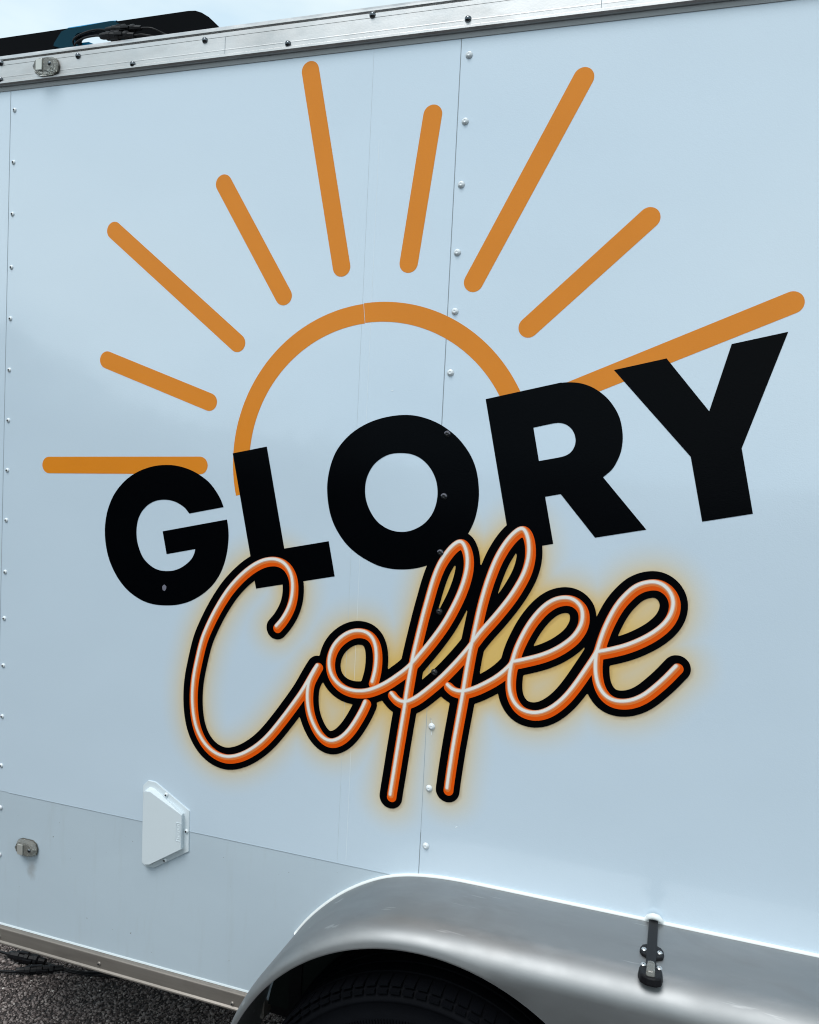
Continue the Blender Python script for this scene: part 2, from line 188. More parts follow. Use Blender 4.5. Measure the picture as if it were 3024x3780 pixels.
cap_k = mat('black_rivet_film', (.006, .007, .009), .32)
scuff = mat('worn_film', (.16, .16, .20), .45)
plastic_w = mat('white_plastic', (.64, .71, .75), .42); 
blackp = mat('black_plastic', (.0045, .0045, .006), .45, spec=.25); lk(blackp, bump(blackp, noise(blackp, 300, 2), .0002, .4), bsdf(blackp).inputs['Normal'])
blacks = mat('black_panel_back', (.0025, .003, .004), .5, spec=.03)
teal = mat('teal_plastic', (.002, .032, .052), .6, spec=.08); cyan = mat('sky_blue_plastic', (.012, .34, .68), .35)
tyrem = mat('tyre_rubber', (.010, .011, .014), .75, spec=.08)
lk(tyrem, mixc(tyrem, noise(tyrem, 26, 6, .7), (.0008, .0011, .002), (.0030, .0036, .0055)), bsdf(tyrem).inputs[0])
rimm = mat('wheel_steel', (.5, .5, .5), .35, metal=.8)
dark = mat('underbody_paint', (.012, .012, .013), .8, spec=.1)
arch_shade_m = mat('painted_arch_shade', (.012, .016, .015), .7, spec=.1)
lens = mat('clear_lens', (.62, .62, .58), .14, trans=.8, ior=1.45)
lensb = mat('cloudy_lens_back', (.13, .125, .11), .35, metal=.35)
roofm = mat('roof_sheet', (.6, .63, .65), .35, metal=.5)
asph = mat('asphalt', (.05, .047, .047), .85, spec=.3)
v = nn(asph, 'ShaderNodeTexVoronoi'); v.inputs['Scale'].default_value = 120
tcn = nn(asph, 'ShaderNodeTexCoord'); lk(asph, tcn.outputs['Object'], v.inputs[0])
c = mixc(asph, v.outputs['Color'], (.035, .031, .031), (.10, .09, .086))
lk(asph, mixc(asph, noise(asph, 2.0, 5), c, (.045, .040, .040)), bsdf(asph).inputs[0])
lk(asph, bump(asph, v.outputs['Distance'], .004, 1), bsdf(asph).inputs['Normal'])
chipm = mat('asphalt_aggregate', (.1, .09, .09), .7)
oi = nn(chipm, 'ShaderNodeAttribute', attribute_name='tone')
lk(chipm, ramp(chipm, oi.outputs['Fac'], [(0, (.035, .026, .024)), (.35, (.125, .098, .092)), (.75, (.23, .19, .178)), (.965, (.34, .295, .275)), (1, (.8, .77, .72))]), bsdf(chipm).inputs[0])
blockerm = mat('blocker_leaf', (.03, .06, .02), .6)

# ------------------------------------------------------------------ builders
def link(me, name, m, parent=None, kind=None, label=None):
    if m is not None and not me.materials: me.materials.append(m)
    o = bpy.data.objects.new(name, me); COL.objects.link(o)
    if parent is not None: o.parent = parent
    if kind: o['kind'] = kind
    if label: o['label'] = label
    return o
def empty(name, loc, label, cat, group=None):
    o = bpy.data.objects.new(name, None); COL.objects.link(o); o.location = loc; o.empty_display_size = .1
    o['label'] = label; o['category'] = cat
    if group: o['group'] = group
    return o
def from_py(verts, faces, smooth=False, name='mesh'):
    me = bpy.data.meshes.new(name); me.from_pydata([tuple(map(float, v)) for v in verts], [], [tuple(int(i) for i in f) for f in faces]); me.validate(); me.update()
    if smooth: me.polygons.foreach_set('use_smooth', [True]*len(me.polygons))
    return me
def bevel_me(me, wd, seg=2):
    bm = bmesh.new(); bm.from_mesh(me); bmesh.ops.recalc_face_normals(bm, faces=bm.faces)
    bmesh.ops.bevel(bm, geom=list(bm.edges), offset=wd, segments=seg, affect='EDGES', profile=.5, clamp_overlap=True)
    bm.to_mesh(me); bm.free(); return me
def box(x0, x1, y0, y1, z0, z1, bev=0.0):
    v = [(x, y, z) for x in (x0, x1) for y in (y0, y1) for z in (z0, z1)]
    f = [(0, 1, 3, 2), (4, 6, 7, 5), (0, 4, 5, 1), (2, 3, 7, 6), (0, 2, 6, 4), (1, 5, 7, 3)]
    me = from_py(v, f)
    if bev: bevel_me(me, bev)
    return me
def extrude_x(prof, x0, x1, nx=1, smooth=False):     # closed (y,z) profile swept along x
    n = len(prof); xs = np.linspace(x0, x1, nx+1); v = [(x, p[0], p[1]) for x in xs for p in prof]; f = []
    for k in range(nx):
        for i in range(n):
            j = (i+1) % n; f.append((k*n+i, k*n+j, (k+1)*n+j, (k+1)*n+i))
    f.append(tuple(range(n))[::-1]); f.append(tuple(range(nx*n, nx*n+n)))
    return from_py(v, f, smooth)
def prism(poly, y0, y1, bev=0.0, inset=None):         # (x,z) outline from y0 (back) to y1 (front)
    n = len(poly); fr = inset or poly
    v = [(p[0], y0, p[1]) for p in poly] + [(p[0], y1, p[1]) for p in fr]
    f = [tuple(range(n)), tuple(range(2*n-1, n-1, -1))] + [(i, n+i, n+(i+1) % n, (i+1) % n) for i in range(n)]
    me = from_py(v, f)
    bm = bmesh.new(); bm.from_mesh(me); bmesh.ops.recalc_face_normals(bm, faces=bm.faces)
    if bev: bmesh.ops.bevel(bm, geom=list(bm.edges), offset=bev, segments=2, affect='EDGES', clamp_overlap=True)
    bm.to_mesh(me); bm.free(); return me
def lathe(prof, seg=20, axis='Y', smooth=True):       # prof: (radius, along) ; revolved about -Y (out of the wall) or Y
    v = []; f = []
    for r_, a in prof:
        for k in range(seg):
            t = 2*math.pi*k/seg
            v.append((r_*math.cos(t), a, r_*math.sin(t)) if axis == 'Y' else (r_*math.cos(t), r_*math.sin(t), a))
    for i in range(len(prof)-1):
        for k in range(seg):
            j = (k+1) % seg; f.append((i*seg+k, i*seg+j, (i+1)*seg+j, (i+1)*seg+k))
    me = from_py(v, f, smooth)
    bm = bmesh.new(); bm.from_mesh(me); bmesh.ops.remove_doubles(bm, verts=bm.verts, dist=1e-6); bmesh.ops.recalc_face_normals(bm, faces=bm.faces)
    bm.to_mesh(me); bm.free()
    if smooth: me.polygons.foreach_set('use_smooth', [True]*len(me.polygons))
    return me
def tube(path, r, seg=10, closed=False):
    P = [Vector(p) for p in path]; n = len(P); v = []; f = []
    up = Vector((0, -1, 0))
    for i, p in enumerate(P):
        t = (P[min(i+1, n-1)]-P[max(i-1, 0)]).normalized(); a = t.cross(up)
        if a.length < .1: a = t.cross(Vector((0, 0, 1)))
        a.normalize(); b = a.cross(t)
        rr = r[i] if isinstance(r, (list, tuple)) else r
        for k in range(seg):
            q = 2*math.pi*k/seg; v.append(p+a*rr*math.cos(q)+b*rr*math.sin(q))
    for i in range(n-1):
        for k in range(seg):
            j = (k+1) % seg; f.append((i*seg+k, i*seg+j, (i+1)*seg+j, (i+1)*seg+k))
    f.append(tuple(range(seg))); f.append(tuple(range((n-1)*seg, n*seg))[::-1])
    return from_py(v, f, True)
def join_me(mes):
    bm = bmesh.new()
    for m in mes: bm.from_mesh(m)
    me = bpy.data.meshes.new('mesh'); bm.to_mesh(me); bm.free(); return me
def catmull(P, closed=False, sub=6, corner=None):
    P = np.array(P, float); n = len(P); out = []
    rngi = range(n if closed else n-1)
    for i in rngi:
        p1 = P[i]; p2 = P[(i+1) % n]
        p0 = P[i-1] if (closed or i > 0) else 2*p1-p2
        p3 = P[(i+2) % n] if (closed or i+2 < n) else 2*p2-p1
        if corner is not None:
            if corner[i] and corner[(i+1) % n]: out.append(p1); continue
            if corner[i]: p0 = 2*p1-p2
            if corner[(i+1) % n]: p3 = 2*p2-p1
        for k in range(sub):
            t = k/sub
            out.append(.5*((2*p1)+(p2-p0)*t+(2*p0-5*p1+4*p2-p3)*t*t+(3*p1-p0-3*p2+p3)*t**3))
    if not closed: out.append(P[-1])
    return np.array(out)
def smooth_line(P, it=2):
    P = np.array(P, float)
    for _ in range(it):
        Q = P.copy(); Q[1:-1] = .25*P[:-2]+.5*P[1:-1]+.25*P[2:]; P = Q
    return P
def flat(loops, y):                                    # outer loop plus holes -> one flat sheet
    co = []; ed = []; fc = []
    for lp in loops:
        s = len(co); n = len(lp); co += [Vector((float(p[0]), float(p[1]))) for p in lp]; ed += [(s+i, s+(i+1) % n) for i in range(n)]
        fc.append(list(range(s, s+n)))
    vs, es, fs, *_ = delaunay_2d_cdt(co, ed, [], 1, 1e-7)
    outer = loops[0]
    def inside(p, lp):
        x, z = p; c_ = False; n = len(lp)
        for i in range(n):
            x1, z1 = lp[i][0], lp[i][1]; x2, z2 = lp[i-1][0], lp[i-1][1]
            if (z1 > z) != (z2 > z) and x < (x2-x1)*(z-z1)/(z2-z1)+x1: c_ = not c_
        return c_
    keep = []
    for f in fs:
        ctr = sum((Vector(vs[i]) for i in f), Vector((0, 0)))/len(f)
        if inside(ctr, outer) and not any(inside(ctr, h) for h in loops[1:]): keep.append(tuple(f))
    me = from_py([(v_[0], y, v_[1]) for v_ in vs], keep)
    bm = bmesh.new(); bm.from_mesh(me)
    for f in bm.faces:
        if f.normal.y > 0: f.normal_flip()
    bmesh.ops.delete(bm, geom=[v_ for v_ in bm.verts if not v_.link_faces], context='VERTS')
    bm.to_mesh(me); bm.free(); return me
def copy_part(o, loc, parent=None):
    c_ = o.copy(); COL.objects.link(c_); c_.location = loc; c_.parent = parent or o.parent
    for ch in o.children:
        d = ch.copy(); COL.objects.link(d); d.parent = c_
    return c_

# ------------------------------------------------------------------ ground
g = from_py([(-150, -150, 0), (150, -150, 0), (150, 150, 0), (-150, 150, 0)], [(0, 1, 2, 3)])
ground = link(g, 'ground', asph, kind='structure')
# stones of the worn asphalt, real chips where the ground is near enough to tell them apart
tmpl = []
for k in range(6):
    bm = bmesh.new(); bmesh.ops.create_icosphere(bm, subdivisions=1, radius=1)
    pts = np.array([v_.co[:] for v_ in bm.verts])*(1+.55*(rng.random((12, 1))-.5)); tri = np.array([[v_.index for v_ in f.verts] for f in bm.faces]); bm.free()
    tmpl.append((pts, tri))
NC = 72000
xs = rng.uniform(-2.75, -.85, NC); ys = rng.uniform(-.05, 1.15, NC)
sz = rng.gamma(6, .00037, NC)+.0010
VV = []; FF = []; TT = []; off = 0
for k in range(NC):
    p, t = tmpl[k % 6]; s = sz[k]; a = rng.random()*6.28; ca, sa = math.cos(a), math.sin(a)
    q = p*np.array([s*(.9+.6*rng.random()), s, s*.62])
    q = np.c_[q[:, 0]*ca-q[:, 1]*sa+xs[k], q[:, 0]*sa+q[:, 1]*ca+ys[k], q[:, 2]+s*.25]
    VV.append(q); FF.append(t+off); off += 12
    tv = rng.random()**1.15
    if tv > .965 and rng.random() > .12: tv = .8
    TT.append(np.full(12, tv))
VV = np.concatenate(VV); FF = np.concatenate(FF); TT = np.concatenate(TT)
me = bpy.data.meshes.new('stones'); me.vertices.add(len(VV)); me.vertices.foreach_set('co', VV.ravel())
me.loops.add(FF.size); me.loops.foreach_set('vertex_index', FF.ravel()); me.polygons.add(len(FF)); me.polygons.foreach_set('loop_start', np.arange(0, FF.size, 3)); me.update()
a_ = me.attributes.new('tone', 'FLOAT', 'POINT'); a_.data.foreach_set('value', TT)
st_ = link(me, 'asphalt_stones', chipm, kind='stuff'); st_['label'] = 'small grey brown stones in the worn asphalt surface'; st_['category'] = 'gravel'

# ------------------------------------------------------------------ trailer
T = empty('food_trailer', (0, 0, 0), 'white food trailer printed with an orange sun and black lettering', 'trailer')
XL, XR = -1.72, 3.2
WB, WT = .442, 2.487            # lower and upper edge of the side sheet
# shell behind the sheets
well = [(-.80, .30)]
TC = (-.392, .340); TC2 = (.452, .340)
def arcpts(c_, r_, a0, a1, n): return [(c_[0]+r_*math.cos(math.radians(a0+(a1-a0)*i/n)), c_[1]+r_*math.sin(math.radians(a0+(a1-a0)*i/n))) for i in range(n+1)]
cut = arcpts(TC, .372, 163, 90, 14)+arcpts(TC2, .372, 90, 17, 14)        # wheel opening in the side sheets
cutL = [p for p in cut if p[0] < -.464]
k0 = [p for p in cut if p[0] >= -.464]
zc = TC[1]+math.sqrt(.372**2-(-.465-TC[0])**2)
left_sheet = [(XL, WT), (XL, WB), (cutL[0][0], WB)] + cutL + [(-.465, zc), (-.465, WT)]
right_sheet = [(-.464, WT), (-.464, zc)] + k0 + [(k0[-1][0], WB), (XR, WB), (XR, WT)]
link(flat([left_sheet], 0.0), 'side_panel', panelm, T)
link(flat([right_sheet], -.0002), 'side_panel', panelm, T)
link(box(-2.2, XR, .06, 2.1, 2.47, 2.50), 'roof', roofm, T)
link(box(XL, XR, .02, 2.1, .40, .43), 'floor', dark, T)
nose = from_py([(XL, 0, .40), (-2.45, 1.05, .40), (XL, 2.1, .40), (XL, 0, 2.5), (-2.45, 1.05, 2.5), (XL, 2.1, 2.5)], [(0, 1, 4, 3), (1, 2, 5, 4), (0, 2, 1), (3, 4, 5)])
link(nose, 'front_panel', panelm, T)
link(box(XR-.01, XR, 0.002, 2.1, .4, 2.5), 'rear_panel', panelm, T)
link(box(XL, XR-.02, 2.08, 2.1, .4, 2.5), 'side_panel', panelm, T)
# wheel box
wb = from_py([(-.86, .004, .435), (.92, .004, .435), (.92, .004, .80), (-.86, .004, .80), (-.86, .30, .435), (.92, .30, .435), (.92, .30, .80), (-.86, .30, .80)],
             [(4, 5, 6, 7), (3, 2, 6, 7), (0, 3, 7, 4), (1, 5, 6, 2)])
link(wb, 'wheel_well', dark, T)
link(box(-.745, -.715, -.010, -.001, .30, -.0+.575, .002), 'frame_post', dark, T)
# corner strip at the left edge, standing a little proud of the sheet
link(box(XL, -1.5665, -.0012, -.0002, WB, WT), 'corner_trim', white, T)
# vinyl sheets, butted with hairline steps
VB = .788
link(box(-1.5655, -.6475, -.0010, -.0001, VB, WT), 'vinyl_sheet', white, T)
link(box(-.6470, -.4655, -.0010, -.0001, VB, WT), 'vinyl_sheet', white, T)
zz = .800
vr = [(-.4638, WT), (-.4638, zz)]+[(-.4638+(.2928+.4638)*i/12, .806) for i in range(1, 13)]+[(.2928, WT)]
link(flat([vr], -.0010), 'vinyl_sheet', white, T)
link(box(.2936, 1.4, -.0010, -.0002, .79, WT), 'vinyl_sheet', white, T)
# seams: raised film edges
seamm = mat('seam_line', (.30, .36, .40), .5); ridge = mat('film_ridge', (.78, .84, .87), .3)
link(box(-.4650, -.4641, -.00122, .001, .80, WT), 'panel_seam', seamm, T)
link(box(-.6475, -.6470, -.00121, .000, VB, WT), 'film_seam', mat('film_seam', (.47, .54, .58), .5), T)
link(box(-.6275, -.6271, -.00120, .000, VB+.01, 2.30), 'film_crease', ridge, T)
link(box(-1.5665, -1.5655, -.0016, -.0001, WB, WT), 'panel_seam', seamm, T)
link(box(-1.53, -.47, -.0013, -.0001, VB-.0008, VB), 'film_edge', mat('film_edge', (.45, .53, .59), .5), T)
link(box(.2928, .2936, -.0013, -.0001, .80, WT), 'film_seam', mat('film_seam_pale', (.42, .48, .52), .5), T)

# ---- sun artwork
RW = .0196
for k, (a, b) in enumerate(RAYS):
    a = np.array(a); b = np.array(b); d = (b-a)/np.linalg.norm(b-a); n_ = np.array([-d[1], d[0]])
    lp = [b+(n_*math.cos(t)+d*math.sin(t))*RW for t in np.linspace(0, math.pi, 17)] + [a-(n_*math.cos(t)+d*math.sin(t))*RW for t in np.linspace(0, math.pi, 17)]
    link(flat([lp], -.0013), 'sun_ray', ochre, T)
SC = (-.6039, 1.6420); RO, RI = .3313, .2911
def arc_piece(a0, a1, dx=0, dr=0):
    t = np.radians(np.linspace(a0, a1, 60))
    lp = [(SC[0]+dx+(RO+dr)*math.cos(x), SC[1]+(RO+dr)*math.sin(x)) for x in t]+[(SC[0]+dx+(RI+dr)*math.cos(x), SC[1]+(RI+dr)*math.sin(x)) for x in t[::-1]]
    return flat([lp], -.0013)
link(arc_piece(194.5, 97.15), 'sun_arc', ochre, T)
link(arc_piece(97.2, 8, .0012, .0012), 'sun_arc', ochre, T)

# ---- script lettering: distance field -> clean flat bands
strokes = [smooth_line(catmull(s, False, 3), 3) for s in SCRIPT]
X0, X1, Z0, Z1 = -1.46, .28, .58, 1.78
def field(h, off, rmax):
    nx = int((X1-X0)/h)+1; nz_ = int((Z1-Z0)/h)+1
    F = np.full((nz_, nx), 9.0); gx = X0+np.arange(nx)*h; gz = Z0+np.arange(nz_)*h
    for s in strokes:
        s = s+np.array(off)
        for p, q in zip(s[:-1], s[1:]):
            i0 = max(0, int((min(p[0], q[0])-rmax-X0)/h)); i1 = min(nx, int((max(p[0], q[0])+rmax-X0)/h)+2)
            j0 = max(0, int((min(p[1], q[1])-rmax-Z0)/h)); j1 = min(nz_, int((max(p[1], q[1])+rmax-Z0)/h)+2)
            if i0 >= i1 or j0 >= j1: continue
            GX, GZ = np.meshgrid(gx[i0:i1], gz[j0:j1]); d = q-p; L2 = max(d@d, 1e-12)
            t = np.clip(((GX-p[0])*d[0]+(GZ-p[1])*d[1])/L2, 0, 1)
            D = np.hypot(GX-p[0]-t*d[0], GZ-p[1]-t*d[1]); F[j0:j1, i0:i1] = np.minimum(F[j0:j1, i0:i1], D)
    return F, gx, gz
def band(h, off, r_, y):
    F, gx, gz = field(h, off, r_+3*h); S = F-r_; ins = S < 0; nz_, nx = S.shape
    cnt = ins[:-1, :-1].astype(int)+ins[1:, :-1]+ins[:-1, 1:]+ins[1:, 1:]
    vid = {}; V = []; Fc = []
    def node(j, i):
        k = (j, i)
        if k not in vid: vid[k] = len(V); V.append((gx[i], y, gz[j]))
        return vid[k]
    def cross(j, i, j2, i2):
        if (j2, i2) < (j, i): j, i, j2, i2 = j2, i2, j, i
        k = (j, i, j2, i2)
        if k not in vid:
            a, b = S[j, i], S[j2, i2]; t = a/(a-b); vid[k] = len(V)
            V.append((gx[i]+(gx[i2]-gx[i])*t, y, gz[j]+(gz[j2]-gz[j])*t))
        return vid[k]
    for j, i in zip(*np.nonzero(cnt == 4)): Fc.append((node(j, i), node(j, i+1), node(j+1, i+1), node(j+1, i)))
    for j, i in zip(*np.nonzero((cnt > 0) & (cnt < 4))):
        cs = [(j, i), (j, i+1), (j+1, i+1), (j+1, i)]; pl = []
        for a in range(4):
            p, q = cs[a], cs[(a+1) % 4]
            if ins[p]: pl.append(node(*p))
            if ins[p] != ins[q]: pl.append(cross(*p, *q))
        if len(pl) >= 3: Fc.append(tuple(pl))
    return from_py(V, Fc)
# airbrushed amber halo: blurred outline, as printed on the film
h = .005; F, gx, gz = field(h, (.0015, -.005), .10)
mask = (F < .025).astype(float)
def gauss(A, s):
    k = np.arange(-int(3*s/h), int(3*s/h)+1)*h; g_ = np.exp(-k*k/(2*s*s)); g_ /= g_.sum()
    A = np.apply_along_axis(lambda v_: np.convolve(v_, g_, 'same'), 0, A); return np.apply_along_axis(lambda v_: np.convolve(v_, g_, 'same'), 1, A)
halo = .55*gauss(mask, .034)+.45*gauss(mask, .064)
F2, _, _ = field(h, (.0055, -.0105), .04)
hue = np.clip((halo-.16)/.58, 0, 1); alpha = 1-(1-.86*np.clip(1-(F-.025)/.066, 0, 1)**1.7)*(1-np.clip((halo-.36)*2.6, 0, .93))
shade = np.clip((.026-F2)/.003, 0, 1)
nx = len(gx); nz_ = len(gz); use = alpha > .0015; idx = -np.ones((nz_, nx), int)
cell = use[:-1, :-1] | use[1:, :-1] | use[:-1, 1:] | use[1:, 1:]
nod = np.zeros((nz_, nx), bool); nod[:-1, :-1] |= cell; nod[1:, :-1] |= cell; nod[:-1, 1:] |= cell; nod[1:, 1:] |= cell
jj, ii = np.nonzero(nod); idx[jj, ii] = np.arange(len(jj))
V = [(gx[i], -.00108, gz[j]) for j, i in zip(jj, ii)]; cj, ci = np.nonzero(cell)
me = from_py(V, [(idx[j, i], idx[j, i+1], idx[j+1, i+1], idx[j+1, i]) for j, i in zip(cj, ci)])
ca_ = me.color_attributes.new('tint', 'FLOAT_COLOR', 'POINT')
ca_.data.foreach_set('color', np.stack([hue[jj, ii], shade[jj, ii]*.8, alpha[jj, ii], np.ones(len(jj))], 1).ravel())
link(me, 'amber_halo', glowm, T)
script = link(band(.0025, (.0015, -.005), .0250, -.0019), 'script_outline', black, T, label='thick black outline of the word Coffee')
link(band(.002, (.0034, -.0056), .0104, -.0021), 'neon_tube_band', orange, script, label='orange stripe of the neon script')
link(band(.0015, (.0014, -.0020), .0064, -.0023), 'neon_tube_band', lorange, script, label='light orange stripe of the neon script')
link(band(.0014, (.0002, -.0003), .0045, -.0025), 'neon_tube_band', pink, script, label='salmon stripe of the neon script')
link(band(.0013, (0, 0), .0036, -.0027), 'neon_tube_band', rose, script, label='pale rose stripe of the neon script')
link(band(.0012, (0, 0), .0026, -.0029), 'neon_tube_band', wht, script, label='white core stripe of the neon script')
# ---- block letters
for k, ch in enumerate('GLORY'):
    lps = []
    for lp in LETTERS[ch]:
        cor = [p[2] for p in lp]; lps.append([tuple(q) for q in catmull([(p[0], p[1]) for p in lp], True, 5, cor)])
    link(flat(lps, -.0016-.00002*k), 'letter', black, T, label='big black letter '+ch)

# ---- rivets and screws
def dome(r_, hgt, seg=18): return lathe([(0, -hgt), (r_*.35, -hgt*.95), (r_*.7, -hgt*.72), (r_*.92, -hgt*.36), (r_, 0)], seg)
def flat_rivet(): return lathe([(0, -.0042), (.0019, -.0042), (.0024, -.0046), (.0034, -.0044), (.0052, -.0026), (.0064, -.0012), (.0071, 0)], 20)
seam_me = flat_rivet()
dark_idx = {6, 7, 8, 9, 10}
frv = None
for k, (x, z) in enumerate(SEAMRIV):
    me_ = seam_me if k not in dark_idx else None
    if k in dark_idx:
        me_ = seam_me.copy(); me_.materials.clear(); me_.materials.append(cap_k)
    o = link(me_, 'seam_rivet', cap_w, T); o.location = (-.4515+(x+.4515)*.6, -.0020, z)
    if k in {6, 7, 8}:
        t = np.linspace(-.3, 2.6, 12)+.35
        lp = [(.0062*math.cos(a), .0062*math.sin(a)) for a in t]+[(.0026*math.cos(a), .0026*math.sin(a)) for a in t[::-1]]
        sc_ = link(flat([lp], -.0036), 'worn_patch', scuff, o)
for k in (11,):
    x, z = SEAMRIV[k]
    link(join_me([tube([(-.4515, -.0024, z+.004), (-.4535-.001*(k % 3), -.0026, z+.017)], .0005, 5), tube([(-.4515, -.0024, z-.004), (-.4525, -.0026, z-.018)], .0004, 5)]), 'film_split', ridge, T)
small = dome(.0056, .0042, 14); pit = lathe([(0, -.0046), (.0021, -.0044), (.0021, -.0030)], 8)
small.materials.append(cap_w); pit.materials.append(hole)
for x, z in LEFTRIV:
    o = link(small, 'edge_screw', cap_w, T); o.location = (-1.5535, -.0008, z); s = link(pit, 'screw_slot', hole, o)
big = dome(.0069, .0058, 18); big.materials.append(chrome)
for x, z in RAILRIV+[(-.26, 2.538), (-.065, 2.507), (.13, 2.538), (.33, 2.507)]:
    o = link(big, 'rail_rivet', chrome, T); o.location = (x, -.0125, z)
for x, z in BOTRIV:
    o = link(dome(.0050, .0034, 16), 'rail_rivet', alu_low, T); o.location = (x, -.0125, z); link(pit, 'screw_slot', hole, o)

# ---- top rail
RP = [(.03, 2.4895), (-.0115, 2.4895), (-.0148, 2.4930), (-.0148, 2.4975), (-.0125, 2.4995), (-.0125, 2.5065), (-.0127, 2.5070), (-.0127, 2.5085), (-.0125, 2.5090),
      (-.0125, 2.5345), (-.0129, 2.5352), (-.0129, 2.5435), (-.0110, 2.5450), (-.0040, 2.5452), (-.0040, 2.5492), (-.0115, 2.5495), (-.0115, 2.5530), (-.0060, 2.5600), (.03, 2.5600)]
link(extrude_x(RP, -2.0, XR, 1), 'top_rail', alu, T)
link(extrude_x([(0.001, 2.4790), (-.0030, 2.4800), (-.0048, 2.4885), (-.0048, 2.4893), (0.001, 2.4893)], -2.0, XR), 'rail_gasket', rubber, T)
link(box(-.3985+.2, -.3975+.2, -.0131, -.0125, 2.50, 2.534), 'rail_joint', seamm, T)
link(box(-.985, -.9842, -.0131, -.0126, 2.4995, 2.5345), 'rail_joint', seamm, T)
link(box(-2.2, XR, .03, .07, 2.46, 2.5595, .003), 'roof_edge', alu, T)
# ---- bottom rail
BP = [(.02, .4480), (-.0010, .4478), (-.0095, .4462), (-.0120, .4448), (-.0125, .4430), (-.0125, .4150), (-.0160, .4120), (-.0165, .4095), (-.0145, .4070), (.02, .4070)]
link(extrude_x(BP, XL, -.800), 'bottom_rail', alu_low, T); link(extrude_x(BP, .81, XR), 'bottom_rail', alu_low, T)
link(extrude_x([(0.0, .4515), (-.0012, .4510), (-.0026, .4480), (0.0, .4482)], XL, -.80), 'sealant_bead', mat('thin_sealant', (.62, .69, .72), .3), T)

# ---- fender
OUT = [(-.812, .385), (-.806, .42), (-.797, .465), (-.783, .515), (-.765, .560), (-.737, .610), (-.701, .659), (-.654, .706), (-.609, .741), (-.559, .770), (-.519, .786), (-.470, .798), (-.409, .805), (-.344, .8065), (-.25, .8065), (-.15, .8065), (-.06, .8065), (.03, .8065)]
OUT = [tuple(p) for p in smooth_line(catmull(OUT, False, 4), 3)]
OUT = OUT+[(.06-p[0], p[1]) for p in OUT[-2::-1]]
AC, AR = (-.388, .357), .4105; AC2 = (.448, .357)
n = len(OUT); rows = []
YF = -.215
for i, (x, z) in enumerate(OUT):
    a = OUT[max(i-1, 0)]; b = OUT[min(i+1, n-1)]; d = Vector((b[0]-a[0], b[1]-a[1])).normalized(); inn = Vector((d.y, -d.x))
    if inn.y > 0 and abs(inn.y) > .1: inn = -inn
    hgt = min(1, max(0, (z-.45)/.30)); rr = .016+.034*hgt; ry = .022+.036*hgt; rr = min(rr, math.hypot(x-(AC if x < .03 else AC2)[0], z-AC[1])-AR-.003)
    row = [(x, .0, z), (x, -.08, z), (x, YF+ry, z)]
    for k in range(1, 9):
        t = k/8*math.pi/2; q = (1-math.cos(t))*rr; row.append((x+inn.x*q, YF+ry-ry*math.sin(t), z+inn.y*q))
    bx, bz = row[-1][0], row[-1][2]
    # lower edge of the skirt: arches round each wheel
    xx = bx; c_ = AC if xx < .03 else AC2
    vx, vz = bx-c_[0], bz-c_[1]; L_ = math.hypot(vx, vz)
    if bz < c_[1]: tgt = (c_[0]+math.copysign(AR, vx), bz)
    else: tgt = (c_[0]+vx/L_*AR, c_[1]+vz/L_*AR)
    ex, ez = tgt
    row += [(bx+(ex-bx)*.5, YF-.0005, bz+(ez-bz)*.5), (ex, YF, ez)]
    rows.append(row)
# spread the middle columns so that the skirt fills the gap between the arches
mrow = len(rows[0]); V = [p for r_ in rows for p in r_]; Fc = []
for i in range(n-1):
    for k in range(mrow-1):
        Fc.append((i*mrow+k, (i+1)*mrow+k, (i+1)*mrow+k+1, i*mrow+k+1))
me = from_py(V, Fc, True)
fender = link(me, 'fender', fend_m, T)
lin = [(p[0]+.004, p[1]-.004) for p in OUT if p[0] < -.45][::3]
link(flat([[(-.797, .436)]+[q for q in lin if q[1] > .440]+[(-.45, .70), (-.60, .62), (-.66, .55), (-.70, .436)]], -.0030), 'arch_shade_sheet', arch_shade_m, fender)  # near-black sheet painting in the shade on the side panel under the fender
# triangular web between the two arches
web = []
link(flat([[(.03+s*dx, z) for dx, z, s in ()] or [(-.10, .655), (.03, .760), (.16, .655), (.12, .60), (.075, .52), (.045, .43), (.030, .36), (.015, .43), (-.015, .52), (-.06, .60)]], YF+.0006), 'fender_web', fend_m, fender)
bead = [(p[0], -.0035, p[1]+.0006) for p in OUT if p[0] > -.765 and p[0] < .82 and p[1] > .60]
link(tube(bead, .0042, 8), 'sealant_bead', caulk, fender)
link(tube([(-.012, -.004, .8085), (-.006, -.009, .817), (.002, -.012, .8215), (.010, -.011, .820), (.017, -.008, .8135), (.021, -.005, .809)], [.003, .0055, .006, .006, .005, .003], 8), 'sealant_blob', caulk, fender)

